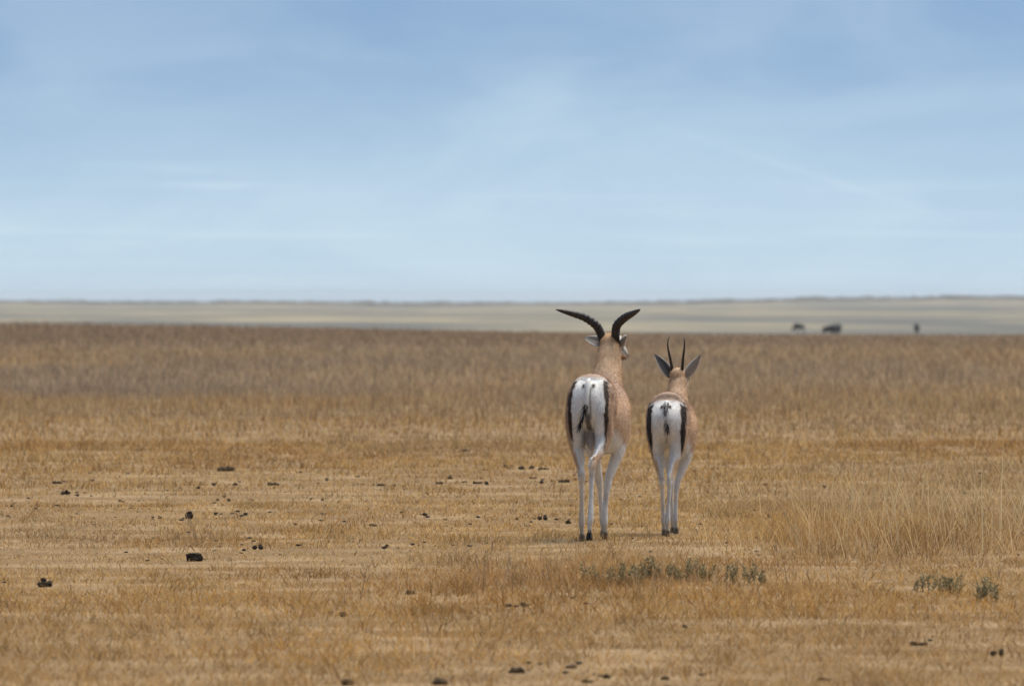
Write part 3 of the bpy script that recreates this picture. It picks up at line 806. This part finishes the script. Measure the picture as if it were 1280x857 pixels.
# ------------------------------------------------------------------ wildebeest far out on the plain
def gnu_mesh(head_low):
    hz = .75 if head_low else 1.0
    L = [loft([(0, -.02, .92, .08, .10), (0, .10, .88, .19, .22), (0, .35, .84, .22, .26), (0, .70, .86, .25, .32), (0, .95, .93, .24, .36), (0, 1.12, .93, .17, .30), (0, 1.22, .90, .08, .16)], 30, 18),
         loft([(0, 1.00, 1.02, .13, .22), (0, 1.20, 1.02 * .4 + hz * .6, .11, .19), (0, 1.36, hz, .09, .14)], 12, 14),
         loft([(0, 1.30, hz + .06, .07, .08), (0, 1.40, hz, .095, .10), (0, 1.50, hz - .18, .075, .085), (0, 1.58, hz - .36, .07, .07), (0, 1.60, hz - .42, .04, .04)], 14, 14),
         loft([(0, 1.30, hz - .05, .03, .05), (0, 1.34, hz - .22, .025, .07), (0, 1.36, hz - .38, .01, .02)], 8, 10),
         loft([(0, -.02, .98, .03, .03), (0, -.09, .80, .025, .025), (0, -.11, .55, .04, .04), (0, -.10, .35, .01, .01)], 12, 10)]
    for s in (-1, 1):
        L.append(loft([(s * .11, .12, .80, .09, .15), (s * .12, .14, .62, .06, .10), (s * .12, .06, .46, .035, .05), (s * .12, .10, .25, .025, .03), (s * .12, .12, .03, .035, .045)], 20, 10))
        L.append(loft([(s * .12, 1.00, .80, .08, .12), (s * .13, .98, .58, .05, .07), (s * .13, .98, .36, .035, .04), (s * .13, .98, .18, .025, .028), (s * .13, .99, .03, .035, .045)], 20, 10))
    return fuse('wildebeest', L, .03, 3), hz
def gnu(px, dist, yaw, low, label, scale=1.0):
    me, hz = gnu_mesh(low)
    x = (px - PXC) * dist / FPX
    o = link('wildebeest', me, M_GNU)
    o.location = (x, dist, float(height([x], [dist])[0])); o.rotation_euler = (0, 0, yaw); o.scale = (scale,) * 3
    tag(o, label, 'wildebeest', 'wildebeest far out on the plain')
    for s in (-1, 1):
        h = [(s * .05, 1.34, hz + .08, .04, .04), (s * .18, 1.34, hz + .06, .035, .035), (s * .27, 1.33, hz + .12, .022, .022), (s * .24, 1.32, hz + .27, .006, .006)]
        link('horn', poly_mesh('horn', *loft(h, 16, 10)), M_HORN, o)
gnu(1005, 1000, R(70), True, 'faint grazing wildebeest with lowered head behind the field edge', .85)
gnu(1029, 905, R(-75), True, 'dark wildebeest side on at the tail of the close pair', .95)
gnu(1041, 890, R(-28), False, 'dark wildebeest with raised shoulders leading the close pair', 1.08)
gnu(1147, 930, R(4), False, 'lone wildebeest standing end on, far from the pair', 1.0)

# ------------------------------------------------------------------ dung lying in the grass
def lump(seed, flat=.7, rough=.35, sub=2):
    r = np.random.default_rng(seed)
    bm = bmesh.new(); bmesh.ops.create_icosphere(bm, subdivisions=sub, radius=.5)
    off = r.random(3) * 50
    from mathutils import noise as mn
    for v in bm.verts:
        p = Vector(v.co)
        n1 = mn.noise(p * 2.3 + Vector(off)); n2 = mn.noise(p * 5.5 + Vector(off))
        v.co = p * (1 + rough * n1 + rough * .6 * n2)
        v.co.z *= flat
    V = np.array([v.co[:] for v in bm.verts]); F = [tuple(q.index for q in f.verts) for f in bm.faces]
    bm.free()
    return V, F
def block_lump():
    bm = bmesh.new(); bmesh.ops.create_cube(bm, size=1.0)
    bmesh.ops.subdivide_edges(bm, edges=bm.edges, cuts=5, use_grid_fill=True)
    from mathutils import noise as mn
    for v in bm.verts:
        p = Vector(v.co); q = p.normalized() * .62
        v.co = p * .5 + q * .5
        v.co *= 1 + .34 * mn.noise(p * 3.1 + Vector((4, 2, 9))) + .16 * mn.noise(p * 8)
        v.co.z *= .62; v.co.y *= .8
    V = np.array([v.co[:] for v in bm.verts]); F = [tuple(q.index for q in f.verts) for f in bm.faces]
    bm.free()
    return V, F
def off(vf, dx, dy, dz, s):
    return vf[0] * s + np.array([dx, dy, dz]), vf[1]
VAR = {'clod': [[off(lump(i, .75, .7), 0, 0, 0, .75), off(lump(i + 7, .7, .7), .32, -.15, -.1, .42), off(lump(i + 11, .6, .7), -.5 + .2 * i, .2, -.2, .25)] for i in range(5)],
       'mound': [[off(lump(20 + i, .55, .6), 0, 0, 0, .95), off(lump(25 + i, .7, .7), .26, -.1, .06, .5), off(lump(31 + i, .7, .7), -.36, -.1, -.06, .4)] for i in range(4)],
       'flat': [[off(lump(40 + 5 * i + j, .8, .6), -.42 + .28 * j, random.uniform(-.2, .2), random.uniform(-.04, .05), random.uniform(.3, .5)) for j in range(4)] for i in range(4)],
       'heap': [[off(lump(70 + 9 * i + j, .75, .45), random.uniform(-.36, .36), random.uniform(-.3, .3), random.uniform(-.02, .05) + (.22 if j == 0 else 0), random.uniform(.34, .5)) for j in range(7)] for i in range(4)],
       'cone': [[off(lump(120, .95, .4), 0, 0, .02, .85), off(lump(121, .9, .4), .08, 0, .36, .5), off(lump(122, .8, .4), -.55, -.2, -.2, .25)]],
       'block': [[block_lump()]]}
MESH = {k: [poly_mesh('dung_' + k, *merge(v), smooth=False) for v in vs] for k, vs in VAR.items()}
DL = {'clod': 'small dark clod of dry dung lying in short straw grass', 'mound': 'rounded brown dung lump sunk into the near grass',
      'flat': 'flat broken row of dark dung crumbs in the short grass', 'heap': 'small heap of dark dung pellets in the dry grass'}
SPECIAL = {0: 'black blocky dung lump on the pale bare strip', 1: 'dark cone shaped dung pile behind the blocky lump', 2: 'dark pellet heap with one clod beside it, at the pale strip',
           33: 'lone brown rounded lump beside short grass, apart from the rest', 14: 'widest flat row of dung crumbs, farthest in the short grass', 19: 'dark dung heap alone in the rough near grass'}
for i, (px, py, w, kind) in enumerate(DUNG):
    gx, gd, gw = DUNG_G[i]
    me = MESH[kind][i % len(MESH[kind])]
    o = link('dung_' + ('clod' if kind in ('clod', 'mound') else 'lump' if kind in ('block', 'cone') else 'heap'), me, M_DUNGB if kind in ('mound', 'flat') else M_DUNG)
    gz = float(height([gx], [gd])[0])
    s = gw * {'clod': .92, 'mound': .85, 'flat': .9}.get(kind, 1.0)
    lift = {'clod': .22, 'mound': .10, 'flat': .10, 'heap': .18, 'cone': .26, 'block': .24}[kind]
    o.location = (gx, gd, gz + lift * s + .001); o.scale = (s, s, s)
    o.rotation_euler = (0, 0, random.uniform(-.5, .5) if kind in ('flat', 'heap', 'cone') else .18 if kind == 'block' else random.uniform(0, 6.28))
    if i in SPECIAL: tag(o, SPECIAL[i], 'dung')
    else:
        where = ('of a touching pair before the rough weeds' if px in (635, 655) and py > 750 else 'in the rough near grass before the herbs' if py > 720 else 'right of the pair' if px > 900 else 'by the dark pellet heap' if px < 130 else
                 'level with the cone pile' if px < 330 and 638 < py < 660 else 'around the pale strip behind the cone pile' if px < 420 and py < 635 else
                 'behind the blocky lump' if px < 420 else 'leading to the male gazelle hooves' if py > 640 else 'in the scatter beyond the male gazelle')
        if px > 900 and py < 720: where = 'in grass beyond the female gazelle'
        tag(o, DL[kind].split(' in ')[0].split(' lying')[0].split(' sunk')[0] + ' ' + where, 'dung', {'clod': 'small dung clods', 'mound': 'sunken dung lumps', 'flat': 'flat dung rows', 'heap': 'dung heaps'}[kind])

# loose crumbs of dung scattered through the trampled grass
cr = np.random.default_rng(8); V, F, o_ = [], [], 0
for i in range(520):
    if i % 3 == 0:
        gx, gd, gw = DUNG_G[cr.integers(len(DUNG_G))]; x = gx + cr.normal() * .16; d = gd + cr.normal() * .5
    else:
        x, d = ground_at(-40 + 1360 * cr.random() ** 1.3, 578 + 120 * cr.random())
    s = .006 + .016 * cr.random() ** 2.5
    v, f = lump(400 + i % 9, .7, .6, 1)
    v = v * s * np.array([1.8, 1, 1]) + np.array([x, d, float(height([x], [d])[0]) + s * .5 + .006]); V.append(v); F += [tuple(q + o_ for q in a) for a in f]; o_ += len(v)
tag(link('dung_crumbs', poly_mesh('dung_crumbs', np.vstack(V), F, False), M_DUNG), 'loose dark dung crumbs strewn through the trampled grass', 'dung', kind='stuff')

# ------------------------------------------------------------------ grey-green herbs and dry weeds
def herb(px, py, wpx, hpx, label, dense=1.0, group=None):
    gx, gd = ground_at(px, py); s = gd / FPX; Wm, Hm = wpx * s, hpx * s
    g = bpy.data.objects.new('herb', None); COL.objects.link(g)
    g.location = (gx, gd, float(height([gx], [gd])[0]))
    tag(g, label, 'herb', group)
    ns = max(9, int(27 * dense * Wm / .3)); Hm *= .72; L = []; roots, dirs, lens = [], [], []
    for i in range(ns):
        bx = (random.random() - .5) * Wm * .8; by = (random.random() - .5) * .22
        hh = Hm * random.uniform(.45, 1.05) * (1 - .5 * abs(bx / (Wm * .5)) ** 2); lx = random.uniform(-.5, .5) * hh; ly = random.uniform(-.4, .4) * hh
        P = [(bx, by, -.01, .0016, .0016), (bx + lx * .4, by + ly * .4, hh * .55, .0014, .0014), (bx + lx, by + ly, hh, .0008, .0008)]
        L.append(loft(P, 5, 5))
        for t in np.linspace(.25, 1, int(9 + hh * 90)):
            q = np.array(P[0][:3]) * (1 - t) + np.array(P[2][:3]) * t + rng.normal(size=3) * .004
            for _ in range(3):
                roots.append(q); v = rng.normal(size=3); v[2] = abs(v[2]) * .7 + .35; dirs.append(v); lens.append(random.uniform(.012, .026))
    tag(link('stem', poly_mesh('stem', *merge(L)), M_STEM, g), kind='stuff')
    n = len(roots)
    col = np.where((rng.random(n) < .62)[:, None], np.array([.235, .22, .12]), np.array([.48, .39, .23])) * (.55 + .8 * rng.random(n))[:, None]
    tag(link('foliage', strands(np.array(roots), np.array(dirs), np.array(lens), .0045, col.astype(np.float32), .2, 'foliage'), M_LEAF, g), kind='stuff')
M_STEM = mat_noise('stem', (.24, .15, .08), (.42, .29, .16), 40)
for a in [(775, 733, 72, 36, 'low spreading grey green herb with dead straw in front of it', .8), (818, 727, 70, 46, 'bushiest grey green herb in front of the gazelle pair', 1.2),
          (864, 726, 54, 42, 'grey green herb with a bent straw stalk across it', .9), (738, 728, 26, 32, 'thin small green sprig in front of the male gazelle', .5),
          (925, 729, 84, 36, 'sparse dusty green herb between the leafy row and the tall grass', .6),
          (1158, 737, 36, 34, 'small dark green tuft nearest the leafy row, below the tall grass', .8), (1188, 740, 40, 38, 'dark green tuft in the middle of three below the tall grass', .9),
          (1232, 750, 42, 42, 'dark green tuft farthest from the gazelles, below the tall grass', 1.0)]:
    herb(*a)

def weed(px, py, hpx, lean, label, group=None):
    gx, gd = ground_at(px, py); s = gd / FPX; h = hpx * s
    L = [loft([(0, 0, -.01, .0022, .0022), (lean * h * .35, .01, h * .5, .0018, .0018), (lean * h, .02, h, .0010, .0010)], 10, 6)]
    for t in (.45, .62, .8, .9):
        sx = random.choice((-1, 1)); b = np.array([lean * h * t, .01, h * t])
        L.append(loft([(*b, .0018, .0018), (b[0] + sx * h * .12, b[1], b[2] + h * .1, .0014, .0014), (b[0] + sx * h * .16, b[1] + .01, b[2] + h * .22, .0026, .0026), (b[0] + sx * h * .165, b[1] + .01, b[2] + h * .25, .001, .001)], 8, 6))
    o = link('dry_weed', poly_mesh('dry_weed', *merge(L)), M_STEM)
    o.location = (gx, gd, float(height([gx], [gd])[0]))
    tag(o, label, 'weed', group)
WG = 'thin brown weed stalk with seed heads in the rough grass'
for px, py, hp, ln, lb in [(247, 676, 30, -.35, 'dark forked weed stalk behind the blocky dung lump'), (1046, 596, 52, .75, 'dark slanting twig in the grass beyond the gazelles'), (806, 598, 24, .6, 'short dark twig between the two gazelles'),
                           (604, 742, 58, .05, WG), (640, 747, 46, .1, WG), (690, 742, 42, -.2, WG), (985, 735, 50, -.2, WG), (452, 745, 42, .2, WG)]:
    weed(px, py, hp, ln, lb, 'weed stalks in the rough grass' if lb is WG else None)

# ------------------------------------------------------------------ scrub line on the horizon
V, F, o_ = [], [], 0
rs = np.random.default_rng(5)
for i in range(1500):
    d = 6300 + 1600 * rs.random(); x = (rs.random() * 2 - 1) * 900
    hgt = (.9 + 1.5 * rs.random() ** 2) * (.5 + .8 * float(fbm([x * .02], [3.], 60)[0]))
    v, f = lump(300 + i % 12, 1.0, .5, 1)
    v = v * np.array([hgt * (2 + 5 * rs.random()), hgt * 2, hgt]) + np.array([x, d, float(height([x], [d])[0]) + hgt * .3])
    V.append(v); F += [tuple(q + o_ for q in a) for a in f]; o_ += len(v)
M_SCRUB = mat_noise('scrub', (.15, .13, .10), (.24, .20, .145), .5)
o = link('scrub', poly_mesh('scrub', np.vstack(V), F), M_SCRUB)
tag(o, 'dark line of low scrub along the horizon', 'scrub', kind='stuff')

# ------------------------------------------------------------------ air over the plain
bm = bmesh.new(); bmesh.ops.create_cube(bm, size=1.0)
hz_me = bpy.data.meshes.new('haze'); bm.to_mesh(hz_me); bm.free()
hzm = bpy.data.materials.new('haze'); hzm.use_nodes = True
hn = hzm.node_tree.nodes; hn.clear()
ho = hn.new('ShaderNodeOutputMaterial'); hv = hn.new('ShaderNodeVolumePrincipled')
hv.inputs['Color'].default_value = (.86, .90, .96, 1); hv.inputs['Density'].default_value = 5.5e-5; hv.inputs['Anisotropy'].default_value = .2
hzm.node_tree.links.new(hv.outputs[0], ho.inputs['Volume'])
hz = link('haze', hz_me, hzm)
hz.location = (0, 7480, 2.0); hz.scale = (19000, 15400, 22)
tag(hz, 'pale blue haze lying over the whole plain', 'haze', kind='stuff')
